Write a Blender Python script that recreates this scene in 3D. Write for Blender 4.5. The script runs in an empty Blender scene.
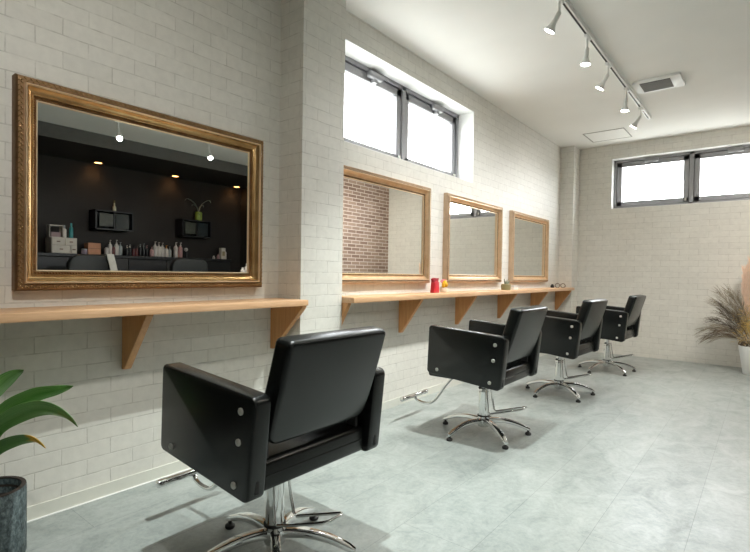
import bpy, bmesh, math, random
from mathutils import Vector, Matrix
random.seed(7)
S = bpy.context.scene
COL = S.collection
PI = math.pi

# ------------------------------------------------------------------ materials
def new_mat(name):
    m = bpy.data.materials.new(name); m.use_nodes = True
    nt = m.node_tree
    b = nt.nodes['Principled BSDF']
    return m, nt, b

def ramp(nt, fac, stops):
    r = nt.nodes.new('ShaderNodeValToRGB')
    e = r.color_ramp.elements
    e[0].position, e[0].color = stops[0][0], (*stops[0][1], 1)
    e[1].position, e[1].color = stops[-1][0], (*stops[-1][1], 1)
    for p, c in stops[1:-1]:
        x = e.new(p); x.color = (*c, 1)
    nt.links.new(fac, r.inputs['Fac'])
    return r.outputs['Color']

def noise(nt, vec, scale, detail=3, rough=.5, dist=0.):
    n = nt.nodes.new('ShaderNodeTexNoise')
    n.inputs['Scale'].default_value = scale
    n.inputs['Detail'].default_value = detail
    n.inputs['Roughness'].default_value = rough
    n.inputs['Distortion'].default_value = dist
    if vec: nt.links.new(vec, n.inputs['Vector'])
    return n.outputs['Fac']

def objco(nt):
    return nt.nodes.new('ShaderNodeTexCoord').outputs['Object']

def mapping(nt, vec, scale=(1, 1, 1), loc=(0, 0, 0), rot=(0, 0, 0)):
    m = nt.nodes.new('ShaderNodeMapping')
    m.inputs['Scale'].default_value = scale
    m.inputs['Location'].default_value = loc
    m.inputs['Rotation'].default_value = rot
    nt.links.new(vec, m.inputs['Vector'])
    return m.outputs['Vector']

def mixc(nt, fac, a, b, mode='MIX'):
    m = nt.nodes.new('ShaderNodeMix'); m.data_type = 'RGBA'; m.blend_type = mode
    for sock, v in ((m.inputs['Factor'], fac), (m.inputs['A'], a), (m.inputs['B'], b)):
        pass
    def setin(idx, v):
        s = m.inputs[idx]
        if hasattr(v, 'links') or hasattr(v, 'is_linked'): nt.links.new(v, s)
        elif isinstance(v, (int, float)): s.default_value = v
        else: s.default_value = (*v, 1)
    setin(0, fac); setin(6, a); setin(7, b)
    return m.outputs[2]

def bump(nt, b, height, strength=.3, dist=.01):
    n = nt.nodes.new('ShaderNodeBump')
    n.inputs['Strength'].default_value = strength
    n.inputs['Distance'].default_value = dist
    nt.links.new(height, n.inputs['Height'])
    nt.links.new(n.outputs['Normal'], b.inputs['Normal'])

def plain(name, col, rough=.5, metal=0., var=.06, scale=20, bstr=0., spec=None):
    m, nt, b = new_mat(name)
    o = objco(nt)
    f = noise(nt, o, scale)
    lo = tuple(max(0, c * (1 - var)) for c in col); hi = tuple(min(1, c * (1 + var)) for c in col)
    nt.links.new(ramp(nt, f, [(.3, lo), (.7, hi)]), b.inputs['Base Color'])
    b.inputs['Roughness'].default_value = rough
    b.inputs['Metallic'].default_value = metal
    if spec is not None: b.inputs['Specular IOR Level'].default_value = spec
    if bstr: bump(nt, b, f, bstr, .002)
    return m

def emis(name, col, strength):
    m, nt, b = new_mat(name)
    b.inputs['Base Color'].default_value = (*col, 1)
    b.inputs['Emission Color'].default_value = (*col, 1)
    b.inputs['Emission Strength'].default_value = strength
    return m

def wall_vec(nt, y0, z0):
    """runs along the wall whichever way it faces, and up"""
    g = nt.nodes.new('ShaderNodeNewGeometry')
    sn = nt.nodes.new('ShaderNodeSeparateXYZ'); nt.links.new(g.outputs['True Normal'], sn.inputs[0])
    ab = nt.nodes.new('ShaderNodeMath'); ab.operation = 'ABSOLUTE'; nt.links.new(sn.outputs['X'], ab.inputs[0])
    gt = nt.nodes.new('ShaderNodeMath'); gt.operation = 'GREATER_THAN'; gt.inputs[1].default_value = .5
    nt.links.new(ab.outputs[0], gt.inputs[0])
    so = nt.nodes.new('ShaderNodeSeparateXYZ'); nt.links.new(objco(nt), so.inputs[0])
    mx = nt.nodes.new('ShaderNodeMix'); mx.data_type = 'FLOAT'
    nt.links.new(gt.outputs[0], mx.inputs[0]); nt.links.new(so.outputs['X'], mx.inputs[2]); nt.links.new(so.outputs['Y'], mx.inputs[3])
    c = nt.nodes.new('ShaderNodeCombineXYZ')
    nt.links.new(mx.outputs[0], c.inputs['X']); nt.links.new(so.outputs['Z'], c.inputs['Y'])
    return mapping(nt, c.outputs[0], loc=(-y0, -z0, 0))

def brick_mat(name, c1, c2, mortar, w, h, ms, y0, z0, bstr, rough, var=None):
    m, nt, b = new_mat(name)
    v = wall_vec(nt, y0, z0)
    # a little wobble so the joints are not ruler-straight
    wob = nt.nodes.new('ShaderNodeTexNoise'); wob.inputs['Scale'].default_value = 9
    nt.links.new(objco(nt), wob.inputs['Vector'])
    sub = nt.nodes.new('ShaderNodeVectorMath'); sub.operation = 'SUBTRACT'; sub.inputs[1].default_value = (.5, .5, .5)
    nt.links.new(wob.outputs['Color'], sub.inputs[0])
    sc = nt.nodes.new('ShaderNodeVectorMath'); sc.operation = 'SCALE'; sc.inputs['Scale'].default_value = .003 if var else .008
    nt.links.new(sub.outputs[0], sc.inputs[0])
    ad = nt.nodes.new('ShaderNodeVectorMath'); nt.links.new(v, ad.inputs[0]); nt.links.new(sc.outputs[0], ad.inputs[1])
    t = nt.nodes.new('ShaderNodeTexBrick')
    t.inputs['Scale'].default_value = 1
    t.inputs['Color1'].default_value = (*c1, 1); t.inputs['Color2'].default_value = (*c2, 1)
    t.inputs['Mortar'].default_value = (*mortar, 1)
    t.inputs['Mortar Size'].default_value = ms
    t.inputs['Mortar Smooth'].default_value = .5
    t.inputs['Brick Width'].default_value = w; t.inputs['Row Height'].default_value = h
    nt.links.new(ad.outputs[0], t.inputs['Vector'])
    f = noise(nt, objco(nt), 26, 5, .6)
    jf = noise(nt, objco(nt), 14, 4, .7)
    jc = mixc(nt, ramp(nt, jf, [(.38, (0, 0, 0)), (.62, (1, 1, 1))]), mortar, c1)
    tc2 = mixc(nt, t.outputs['Fac'], t.outputs['Color'], jc) if not var else t.outputs['Color']
    col = mixc(nt, .22, tc2, ramp(nt, f, [(.3, tuple(c * .72 for c in c1)), (.7, tuple(min(1, c * 1.15) for c in c1))]))
    nt.links.new(col, b.inputs['Base Color'])
    b.inputs['Roughness'].default_value = rough
    inv = nt.nodes.new('ShaderNodeMath'); inv.operation = 'MULTIPLY_ADD'; inv.inputs[1].default_value = -1; inv.inputs[2].default_value = 1
    nt.links.new(t.outputs['Fac'], inv.inputs[0])
    hm = nt.nodes.new('ShaderNodeMath'); hm.operation = 'MULTIPLY_ADD'; hm.inputs[1].default_value = .25
    nt.links.new(f, hm.inputs[0]); nt.links.new(inv.outputs[0], hm.inputs[2])
    bump(nt, b, hm.outputs[0], bstr, .004)
    return m

M = {}
M['brick'] = brick_mat('white_brick', (.715, .70, .645), (.765, .75, .695), (.50, .48, .43), .193, .0678, .0028, .0885, .051, .35, .6)
M['redbrick'] = brick_mat('red_brick', (.26, .165, .13), (.48, .35, .285), (.88, .76, .68), .20, .0565, .0085, 0, .0, .5, .8, True)
M['ceiling'] = plain('ceiling_paper', (.87, .865, .83), .9, var=.015, scale=3)
M['white'] = plain('white_plaster', (.85, .85, .83), .8, var=.015)
M['white_paint'] = plain('white_enamel', (.82, .82, .80), .35, var=.01)
M['dark'] = plain('dark_wall', (.017, .0135, .011), .7, var=.25, scale=2)
M['bulkhead'] = plain('grey_bulkhead', (.10, .10, .095), .8, var=.05)
M['skirting'] = plain('cream_skirting', (.70, .70, .63), .5, var=.02)
M['caulk'] = plain('white_caulk', (.9, .9, .87), .5, var=.01)
M['chrome'] = plain('chrome', (.78, .78, .77), .09, 1., var=.02)
M['black_rubber'] = plain('black_rubber', (.02, .02, .02), .6)
M['bolt'] = plain('brushed_steel', (.55, .54, .50), .35, .6, var=.05)
M['frame_grey'] = plain('grey_window_metal', (.29, .29, .30), .4, .2, var=.03)
M['frame_dark'] = plain('dark_gasket', (.10, .10, .10), .6)
M['track'] = plain('track_white', (.9, .9, .88), .35, var=.01)
M['black_slot'] = plain('track_slot', (.012, .012, .012), .5)
M['bulb'] = emis('bulb_glow', (1, .97, .9), 30)
M['warm'] = emis('downlight_glow', (1, .42, .12), 9)
M['grille'] = plain('grey_grille', (.22, .21, .19), .6)
M['leather'] = None
def leather():
    m, nt, b = new_mat('black_vinyl')
    o = objco(nt)
    f = noise(nt, o, 6, 3)
    nt.links.new(ramp(nt, f, [(.3, (.005, .006, .0057)), (.7, (.009, .0105, .010))]), b.inputs['Base Color'])
    b.inputs['Roughness'].default_value = .27
    b.inputs['Specular IOR Level'].default_value = .5
    v = nt.nodes.new('ShaderNodeTexVoronoi'); v.inputs['Scale'].default_value = 420
    nt.links.new(o, v.inputs['Vector'])
    bump(nt, b, v.outputs['Distance'], .12, .0006)
    return m
M['leather'] = leather()

def gold(name, c0, c1, rough, metal=.85):
    m, nt, b = new_mat(name)
    f = noise(nt, mapping(nt, objco(nt), (9, 9, 9)), 2, 3, .5)
    nt.links.new(ramp(nt, f, [(.3, c0), (.7, c1)]), b.inputs['Base Color'])
    b.inputs['Metallic'].default_value = metal; b.inputs['Roughness'].default_value = rough
    return m
M['gold'] = gold('antique_gold', (.48, .30, .12), (.68, .46, .22), .25, .72)
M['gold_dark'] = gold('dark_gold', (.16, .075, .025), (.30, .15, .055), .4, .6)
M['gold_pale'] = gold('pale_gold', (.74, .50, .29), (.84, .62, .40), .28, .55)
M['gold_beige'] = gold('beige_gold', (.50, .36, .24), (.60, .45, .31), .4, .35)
M['gold_light'] = gold('light_gold_lip_and_highlight', (.86, .68, .46), (.92, .75, .53), .28, .5)
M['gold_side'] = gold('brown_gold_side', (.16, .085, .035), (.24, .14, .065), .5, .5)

def mirror_glass():
    m, nt, b = new_mat('mirror_glass')
    b.inputs['Base Color'].default_value = (.92, .93, .90, 1)
    b.inputs['Metallic'].default_value = 1; b.inputs['Roughness'].default_value = .004
    return m
M['mirror'] = mirror_glass()

def pane():
    m, nt, b = new_mat('clear_pane')
    nt.nodes.remove(b)
    out = nt.nodes['Material Output']
    tr = nt.nodes.new('ShaderNodeBsdfTransparent'); gl = nt.nodes.new('ShaderNodeBsdfGlossy')
    gl.inputs['Roughness'].default_value = .02
    lw = nt.nodes.new('ShaderNodeLayerWeight'); lw.inputs['Blend'].default_value = .5
    pw = nt.nodes.new('ShaderNodeMath'); pw.operation = 'POWER'; pw.inputs[1].default_value = 5
    nt.links.new(lw.outputs['Facing'], pw.inputs[0])
    fr = nt.nodes.new('ShaderNodeMath'); fr.operation = 'MULTIPLY_ADD'; fr.inputs[1].default_value = .6; fr.inputs[2].default_value = .03
    nt.links.new(pw.outputs[0], fr.inputs[0])
    mx = nt.nodes.new('ShaderNodeMixShader')
    nt.links.new(fr.outputs[0], mx.inputs[0]); nt.links.new(tr.outputs[0], mx.inputs[1]); nt.links.new(gl.outputs[0], mx.inputs[2])
    nt.links.new(mx.outputs[0], out.inputs['Surface'])
    return m
M['pane'] = pane()

def wood(name, c0, c1, along=1):
    m, nt, b = new_mat(name)
    sc = [26, 26, 26]; sc[along] = 1.6
    f = noise(nt, mapping(nt, objco(nt), sc), 1.6, 5, .6, .6)
    f2 = noise(nt, mapping(nt, objco(nt), [s * 3.2 for s in sc]), 2, 2)
    col = ramp(nt, f, [(.3, c0), (.55, tuple((a + d) / 2 for a, d in zip(c0, c1))), (.72, c1)])
    col = mixc(nt, .12, col, ramp(nt, f2, [(.4, tuple(c * .6 for c in c0)), (.6, c1)]))
    nt.links.new(col, b.inputs['Base Color'])
    b.inputs['Roughness'].default_value = .42
    bump(nt, b, f, .06, .002)
    return m
M['wood'] = wood('oak_board', (.63, .365, .19), (.79, .52, .315), 1)
M['wood_bracket'] = wood('oak_bracket', (.58, .275, .10), (.73, .395, .165), 2)

def floor_mat():
    m, nt, b = new_mat('stone_vinyl_floor')
    o = objco(nt)
    t = nt.nodes.new('ShaderNodeTexBrick')
    t.inputs['Scale'].default_value = 1; t.inputs['Brick Width'].default_value = 1.2; t.inputs['Row Height'].default_value = .30
    t.inputs['Mortar Size'].default_value = .0011; t.inputs['Mortar Smooth'].default_value = .2
    t.inputs['Color1'].default_value = (.92, .92, .92, 1); t.inputs['Color2'].default_value = (1, 1, 1, 1); t.inputs['Mortar'].default_value = (.62, .63, .62, 1)
    t.offset = .33; t.offset_frequency = 3
    nt.links.new(mapping(nt, o, rot=(0, 0, PI / 2), loc=(0.4, -1.658 + .3 * 6, 0)), t.inputs['Vector'])
    big = noise(nt, mapping(nt, o, (1.7, .8, 1)), 1.3, 4, .55, .5)
    mid = noise(nt, mapping(nt, o, (1.2, .8, 1)), 6, 8, .68, 1.1)
    fine = noise(nt, o, 46, 6, .75, .4)
    col = ramp(nt, big, [(.32, (.23, .262, .25)), (.5, (.305, .337, .323)), (.68, (.38, .407, .39))])
    col = mixc(nt, .5, col, ramp(nt, mid, [(.34, (.19, .223, .21)), (.5, (.34, .372, .357)), (.66, (.47, .495, .48))]))
    col = mixc(nt, .22, col, ramp(nt, fine, [(.36, (.18, .205, .195)), (.6, (.46, .487, .473))]))
    col = mixc(nt, 1., col, t.outputs['Color'], 'MULTIPLY')
    nt.links.new(col, b.inputs['Base Color'])
    r = ramp(nt, mid, [(.3, (.40,) * 3), (.7, (.29,) * 3)])
    nt.links.new(r, b.inputs['Roughness'])
    b.inputs['Specular IOR Level'].default_value = .42
    bump(nt, b, fine, .05, .002)
    return m
M['floor'] = floor_mat()

def pot_stone():
    m, nt, b = new_mat('grey_green_stone')
    o = objco(nt)
    f = noise(nt, mapping(nt, o, (1, 1, .6)), 75, 6, .7, .5)
    nt.links.new(ramp(nt, f, [(.36, (.028, .042, .046)), (.5, (.085, .115, .12)), (.66, (.19, .24, .245))]), b.inputs['Base Color'])
    b.inputs['Roughness'].default_value = .7
    bump(nt, b, f, .35, .003)
    return m
M['stone'] = pot_stone()
M['pot_rim'] = plain('brown_rim', (.045, .033, .028), .6, var=.2)
M['soil'] = plain('dark_soil', (.012, .01, .008), .9, var=.4, scale=60, bstr=.6)

def leaf_mat(name, c0, c1, tip=None):
    m, nt, b = new_mat(name)
    uv = nt.nodes.new('ShaderNodeTexCoord').outputs['UV']
    s = nt.nodes.new('ShaderNodeSeparateXYZ'); nt.links.new(uv, s.inputs[0])
    f = noise(nt, mapping(nt, uv, (60, 2, 1)), 1, 3)
    col = ramp(nt, f, [(.35, c0), (.65, c1)])
    if tip:
        tn = noise(nt, mapping(nt, uv, (6, 9, 1)), 1, 3)
        ad = nt.nodes.new('ShaderNodeMath'); ad.operation = 'MULTIPLY_ADD'; ad.inputs[1].default_value = .16
        nt.links.new(tn, ad.inputs[0]); nt.links.new(s.outputs['Y'], ad.inputs[2])
        a, p, bcol = tip
        col = mixc(nt, ramp(nt, ad.outputs[0], [(p, (0, 0, 0)), (p + .05, (1, 1, 1))]), col, a)
        col = mixc(nt, ramp(nt, ad.outputs[0], [(1.03, (0, 0, 0)), (1.09, (1, 1, 1))]), col, bcol)
    nt.links.new(col, b.inputs['Base Color'])
    b.inputs['Roughness'].default_value = .38
    return m
M['leaf'] = leaf_mat('green_leaf', (.10, .27, .055), (.24, .46, .14), ((.10, .20, .05), .95, (.10, .06, .03)))
M['leaf_yellow'] = leaf_mat('yellowing_leaf', (.07, .20, .04), (.17, .34, .085), ((.75, .42, .03), .78, (.22, .09, .02)))

# ------------------------------------------------------------------ mesh helper
class MB:
    def __init__(s): s.bm = bmesh.new(); s.uv = None
    def box(s, x0, x1, y0, y1, z0, z1):
        v = [s.bm.verts.new((x, y, z)) for z in (z0, z1) for y in (y0, y1) for x in (x0, x1)]
        for f in ((0, 2, 3, 1), (4, 5, 7, 6), (0, 1, 5, 4), (2, 6, 7, 3), (0, 4, 6, 2), (1, 3, 7, 5)):
            s.bm.faces.new([v[i] for i in f])
        return s
    def loft(s, rings, closed=False, cap=True):
        R = [[s.bm.verts.new(p) for p in r] for r in rings]
        n = len(R[0]); k = len(R)
        for i in range(k if closed else k - 1):
            a, b = R[i], R[(i + 1) % k]
            for j in range(n):
                s.bm.faces.new((a[j], a[(j + 1) % n], b[(j + 1) % n], b[j]))
        if cap and not closed:
            s.bm.faces.new(R[0][::-1]); s.bm.faces.new(R[-1])
        return s
    def tube(s, pts, r, n=10, closed=False, cap=True):
        pts = [Vector(p) for p in pts]; k = len(pts)
        rr = r if isinstance(r, (list, tuple)) else [r] * k
        rings = []; up = None
        for i, p in enumerate(pts):
            a = pts[(i - 1) % k] if closed or i else pts[0]
            b = pts[(i + 1) % k] if closed or i < k - 1 else pts[-1]
            t = (b - a).normalized()
            if up is None:
                up = Vector((0, 0, 1)) if abs(t.z) < .9 else Vector((1, 0, 0))
            up = (up - t * up.dot(t)).normalized()
            w = t.cross(up)
            rings.append([p + (up * math.cos(2 * PI * j / n) + w * math.sin(2 * PI * j / n)) * rr[i] for j in range(n)])
        return s.loft(rings, closed, cap)
    def cyl(s, p0, p1, r0, r1=None, n=20):
        return s.tube([p0, p1], [r0, r0 if r1 is None else r1], n)
    def lathe(s, prof, c=(0, 0, 0), n=32, cap=True):
        rings = [[(c[0] + r * math.cos(2 * PI * j / n), c[1] + r * math.sin(2 * PI * j / n), c[2] + z) for j in range(n)] for r, z in prof]
        return s.loft(rings, False, cap)
    def ball(s, c, r, sub=2, scale=(1, 1, 1), rot=None):
        mt = Matrix.Translation(c) @ (rot or Matrix()) @ Matrix.Diagonal((*scale, 1))
        bmesh.ops.create_icosphere(s.bm, subdivisions=sub, radius=r, matrix=mt)
        return s
    def prism(s, poly, fn, d0, d1):
        a = [s.bm.verts.new(fn(u, v, d0)) for u, v in poly]; b = [s.bm.verts.new(fn(u, v, d1)) for u, v in poly]
        n = len(poly)
        s.bm.faces.new(a[::-1]); s.bm.faces.new(b)
        for i in range(n): s.bm.faces.new((a[i], a[(i + 1) % n], b[(i + 1) % n], b[i]))
        return s
    def xf(s, m):
        bmesh.ops.transform(s.bm, matrix=m, verts=s.bm.verts); return s
    def bevel(s, off, seg=3, ang=40):
        bmesh.ops.recalc_face_normals(s.bm, faces=s.bm.faces)
        e = [x for x in s.bm.edges if len(x.link_faces) == 2 and x.calc_face_angle(0) > math.radians(ang)]
        bmesh.ops.bevel(s.bm, geom=e, offset=off, segments=seg, profile=.5, affect='EDGES', clamp_overlap=True)
        return s
    def build(s, name, mat, parent=None, loc=None, sharp=38, smooth=True):
        bm = s.bm
        bmesh.ops.recalc_face_normals(bm, faces=bm.faces)
        if smooth:
            for f in bm.faces: f.smooth = True
            for e in bm.edges:
                if len(e.link_faces) == 2 and e.calc_face_angle(0) > math.radians(sharp): e.smooth = False
        me = bpy.data.meshes.new(name); bm.to_mesh(me); bm.free()
        me.materials.append(M[mat] if isinstance(mat, str) else mat)
        o = bpy.data.objects.new(name, me); COL.objects.link(o)
        if parent: o.parent = parent
        if loc: o.location = loc
        return o

def rpoly(pts, rad, n=6):
    """polygon with rounded corners"""
    out = []; k = len(pts)
    for i in range(k):
        p = Vector(pts[i]); a = Vector(pts[i - 1]); b = Vector(pts[(i + 1) % k])
        r = rad[i] if isinstance(rad, (list, tuple)) else rad
        u = (a - p).normalized(); w = (b - p).normalized()
        th = u.angle(w); d = r / math.tan(th / 2)
        q0 = p + u * d; q1 = p + w * d
        c = p + (u + w).normalized() * (r / math.sin(th / 2))
        a0 = math.atan2(q0.y - c.y, q0.x - c.x); a1 = math.atan2(q1.y - c.y, q1.x - c.x)
        da = (a1 - a0 + PI) % (2 * PI) - PI
        for j in range(n + 1):
            t = a0 + da * j / n
            out.append((c.x + r * math.cos(t), c.y + r * math.sin(t)))
    return out

def tag(o, label=None, cat=None, group=None, kind=None):
    if label: o['label'] = label
    if cat: o['category'] = cat
    if group: o['group'] = group
    if kind: o['kind'] = kind
    return o
def empty(name, loc, rz=0):
    o = bpy.data.objects.new(name, None); COL.objects.link(o)
    o.location = loc; o.rotation_euler = (0, 0, rz); o.empty_display_size = .1
    return o
def struct(o): o['kind'] = 'structure'; return o
def copy_tree(o, parent=None):
    c = o.copy(); COL.objects.link(c)
    if parent: c.parent = parent
    for ch in list(o.children): copy_tree(ch, c)
    return c

# ------------------------------------------------------------------ room shell
H = 2.705          # ceiling
XN = -.083         # near part of the mirror wall
YP0, YP1, XP = 1.90, 2.246, .112     # brick pillar between the two mirror bays
YF = 6.868         # far wall
XR = 3.06          # right-hand wall beside the far bay
XA = 5.40          # dark wall of the alcove opposite the mirrors
YA0, YA1 = .9, 5.58
YB = -1.75         # closed front behind the camera, unseen

struct(MB().box(-.4, XA + .3, YB - .3, YF + .3, -.2, 0).build('floor', 'floor'))
struct(MB().box(-.4, XA + .3, YB - .3, YF + .3, H, H + .2).build('ceiling', 'ceiling'))
struct(MB().box(-.33, XN, .535, YP0, 0, H).build('wall_left', 'brick'))
struct(MB().box(-.33, XN, YB - .2, .535, 0, H).build('wall_side_darkened', 'dark'))  # unseen stretch, made dark to keep the chair panel's reflection dark
# bay wall with its high window opening
WY0, WY1, WZ0, WZ1 = 2.36, 4.158, 1.858, 2.523
b = MB()
b.box(-.3, 0, YP1, YF + .2, 0, WZ0).box(-.3, 0, YP1, YF + .2, WZ1, H).box(-.3, 0, YP1, WY0, WZ0, WZ1).box(-.3, 0, WY1, YF + .2, WZ0, WZ1)
struct(b.build('wall_bay', 'brick'))
struct(MB().box(-.33, XP, YP0, YP1, 0, H).build('pillar_1', 'brick'))
struct(MB().box(0, .172, 6.62, YF, 0, H).build('pillar_2', 'brick'))
# far wall with window opening
FX0, FX1, FZ0, FZ1 = .573, 2.30, 1.877, 2.522
b = MB()
b.box(-.3, XR + .2, YF, YF + .28, 0, FZ0).box(-.3, XR + .2, YF, YF + .28, FZ1, H).box(-.3, FX0, YF, YF + .28, FZ0, FZ1).box(FX1, XR + .2, YF, YF + .28, FZ0, FZ1)
struct(b.build('wall_far', 'brick'))
struct(MB().box(XR, XR + .15, YA1, YF, 0, H).build('wall_right', 'redbrick'))
struct(MB().box(XR, XR + .15, YB, YA0, 0, H).build('wall_entrance', 'brick'))
struct(MB().box(XR + .15, XA + .1, YA1, YA1 + .12, 0, H).build('wall_alcove', 'dark'))
struct(MB().box(XR + .15, XA + .1, YA0 - .12, YA0, 0, H).build('wall_partition', 'dark'))
struct(MB().box(XA, XA + .15, YA0, YA1, 0, H).build('wall_back', 'dark'))
struct(MB().box(4.28, 4.30, YA0, YA1, 2.542, H).build('trim_1', 'bulkhead'))
struct(MB().box(4.30, XA, YA0, YA1, 2.542, H).build('trim_3', 'dark'))
struct(MB().box(-.33, XR + .2, YB - .2, YB, 0, H).build('wall_front_darkened', 'dark'))  # unseen, coloured dark so the chair panels reflect less light
# skirting with its pale sealing bead
struct(MB().box(XN, XN + .006, YB, YP0, 0, .058).build('baseboard_left', 'skirting'))
struct(MB().tube([(XN + .008, YB, .002), (XN + .008, YP0, .002)], .0035, 6).build('trim_2', 'caulk'))
struct(MB().box(0, .006, YP1, 6.62, 0, .058).build('baseboard_bay', 'skirting'))
struct(MB().box(XP, XP + .006, YP0, YP1, 0, .058).build('baseboard_pillar', 'skirting'))

# ------------------------------------------------------------------ high windows (built along +U with depth W behind the wall face)
def high_window(name, fn, u0, u1, z0, z1, dep):
    """fn(u, w, z) -> world; w = depth behind the wall's inner face"""
    def P(mb, ua, ub, wa, wb, za, zb):
        a = fn(ua, wa, za); c = fn(ub, wb, zb)
        return mb.box(min(a[0], c[0]), max(a[0], c[0]), min(a[1], c[1]), max(a[1], c[1]), za, zb)
    f = MB(); t = .035
    w0, w1 = dep, dep + .07
    P(f, u0, u1, w0, w1, z0, z0 + t); P(f, u0, u1, w0, w1, z1 - t, z1); P(f, u0, u0 + t, w0, w1, z0, z1); P(f, u1 - t, u1, w0, w1, z0, z1)
    um = (u0 + u1) / 2
    P(f, um - .022, um + .022, w0, w1, z0, z1)
    root = struct(f.build(name, 'frame_grey'))
    lin = MB(); q = .004
    P(lin, u0, u1, .0, dep, z0, z0 + q); P(lin, u0, u1, .0, dep, z1 - q, z1); P(lin, u0, u0 + q, .0, dep, z0, z1); P(lin, u1 - q, u1, .0, dep, z0, z1)
    lin.build('reveal', 'white', root)
    for a, c in ((u0 + t, um - .022), (um + .022, u1 - t)):
        s = MB(); k = .058; g = .006
        wa, wb = dep + .012, dep + .055
        a += g; c -= g; za, zb = z0 + t + g, z1 - t - g
        P(s, a, c, wa, wb, za, za + k); P(s, a, c, wa, wb, zb - k, zb); P(s, a, a + k, wa, wb, za, zb); P(s, c - k, c, wa, wb, za, zb)
        so = s.bevel(.004, 2).build('sash', 'frame_grey', root)
        gk = MB()
        for (p0, p1, p2, p3) in ((a - g, c + g, za - g, za), (a - g, c + g, zb, zb + g), (a - g, a, za - g, zb + g), (c, c + g, za - g, zb + g)):
            P(gk, p0, p1, wa + .012, wb, p2, p3)
        gk.build('gasket', 'frame_dark', so)
        pn = MB(); P(pn, a + k, c - k, dep + .03, dep + .036, za + k, zb - k); pn.build('pane', 'pane', so)
        # opener box under the head of the sash
        m = (a + c) / 2 + (.05 if name == 'window_1' else 0.)
        ob = MB(); P(ob, m - .075, m + .075, dep - .035, dep + .012, zb - .035, zb + .015)
        ob.bevel(.012, 3); P(ob, m - .02, m + .02, dep - .018, dep + .012, zb - .06, zb - .03)
        ob.build('opener', 'frame_grey', so)
        cl = MB(); P(cl, c - .04, c - .018, dep - .01, dep + .012, za + .012, za + .05); cl.bevel(.004, 2).build('latch', 'bolt', so)
    return root
high_window('window_1', lambda u, w, z: (-w, u, z), WY0, WY1, WZ0, WZ1, .16)
high_window('window_2', lambda u, w, z: (u, YF + w, z), FX0, FX1, FZ0, FZ1, .10)

# ------------------------------------------------------------------ gilt mirrors
def wall_mirror(wx, y0, y1, z0, z1, border, label, ornate, dep=.06):
    """frame on a wall facing +x, mitred moulding with carved band and bead row"""
    yc, zc = (y0 + y1) / 2, z0
    root = empty('wall_mirror', (wx, yc, zc))
    tag(root, label, 'mirror', 'gilt mirrors above the shelves')
    hw, hh = (y1 - y0) / 2, (z1 - z0)
    k = border / .082
    def sweep(prof, name, mat, closed=True):
        b = MB(); rings = []
        for cy, cz, sy, sz in ((-hw, 0, 1, 1), (hw, 0, -1, 1), (hw, hh, -1, -1), (-hw, hh, 1, -1)):
            rings.append([(d, cy + sy * u, cz + sz * u) for u, d in prof])
        return b.loft(rings, closed=True).build(name, mat, root, sharp=30)
    e = dep
    # dark outer side and the step behind the carving
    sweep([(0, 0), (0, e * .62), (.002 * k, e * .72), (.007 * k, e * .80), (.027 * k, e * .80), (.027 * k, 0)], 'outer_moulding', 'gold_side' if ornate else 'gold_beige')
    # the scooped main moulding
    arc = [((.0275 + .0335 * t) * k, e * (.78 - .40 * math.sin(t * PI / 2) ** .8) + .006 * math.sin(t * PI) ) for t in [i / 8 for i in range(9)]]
    sweep([(.0283 * k, 0), (.0283 * k, e * .82), (.0290 * k, e * .93), (.0308 * k, e * 1.0), (.0330 * k, e * 1.0), (.0350 * k, e * .93), (.0358 * k, e * .82), (.0358 * k, 0)], 'highlight_ridge', 'gold_light')  # raised edge in paler gold: its highlight is put into the colour
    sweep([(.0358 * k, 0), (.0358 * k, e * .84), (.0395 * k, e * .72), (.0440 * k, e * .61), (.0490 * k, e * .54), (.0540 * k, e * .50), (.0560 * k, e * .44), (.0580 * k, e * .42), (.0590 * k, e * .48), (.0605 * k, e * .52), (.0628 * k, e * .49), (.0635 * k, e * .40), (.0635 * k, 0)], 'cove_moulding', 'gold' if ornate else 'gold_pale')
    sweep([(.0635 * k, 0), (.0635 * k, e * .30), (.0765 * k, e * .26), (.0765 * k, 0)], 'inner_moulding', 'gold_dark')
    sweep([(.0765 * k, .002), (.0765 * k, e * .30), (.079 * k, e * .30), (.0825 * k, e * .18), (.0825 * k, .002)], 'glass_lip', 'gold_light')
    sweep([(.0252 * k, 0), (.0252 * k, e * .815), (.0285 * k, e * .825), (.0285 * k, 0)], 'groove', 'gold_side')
    # carved leaf band + bead row
    cb = MB(); bb = MB()
    def run(u, step, fn):
        L = [((-hw + u, u), (hw - u, u)), ((hw - u, u), (hw - u, hh - u)), ((hw - u, hh - u), (-hw + u, hh - u)), ((-hw + u, hh - u), (-hw + u, u))]
        for (a, c) in L:
            a, c = Vector(a), Vector(c); n = max(2, round((c - a).length / step)); d = (c - a).normalized()
            for i in range(n): fn(a + (c - a) * ((i + .5) / n), d, i)
    def leafy(p, d, i):
        ang = math.atan2(d.y, d.x) + (.75 if i % 2 else -.75)
        nrm = Vector((-d.y, d.x)) * (.0035 if i % 2 else -.0035) * k
        cb.ball((e * .82, p.x + nrm.x, p.y + nrm.y), .0078 * k, 1, (.85, 1.1, .36), Matrix.Rotation(ang, 4, 'X'))
    def bead(p, d, i): bb.ball((e * .30, p.x, p.y), .0042 * k, 1, (1, 1, 1))
    run(.0155 * k, .0098 * k, leafy)
    run(.070 * k, .0105 * k, bead)
    cb.build('carved_band', 'gold' if ornate else 'gold_beige', root, sharp=180)
    bb.build('bead_row', 'gold_dark' if ornate else 'gold', root, sharp=180)
    MB().box(0, e * .18, -hw + .078 * k, hw - .078 * k, .078 * k, hh - .078 * k).build('mirror_glass', 'mirror', root, smooth=False)
    return root
wall_mirror(XN, .592, 1.750, .913, 1.731, .081, 'largest gilt-framed mirror, on the near brick wall above the short shelf', True)
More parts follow.
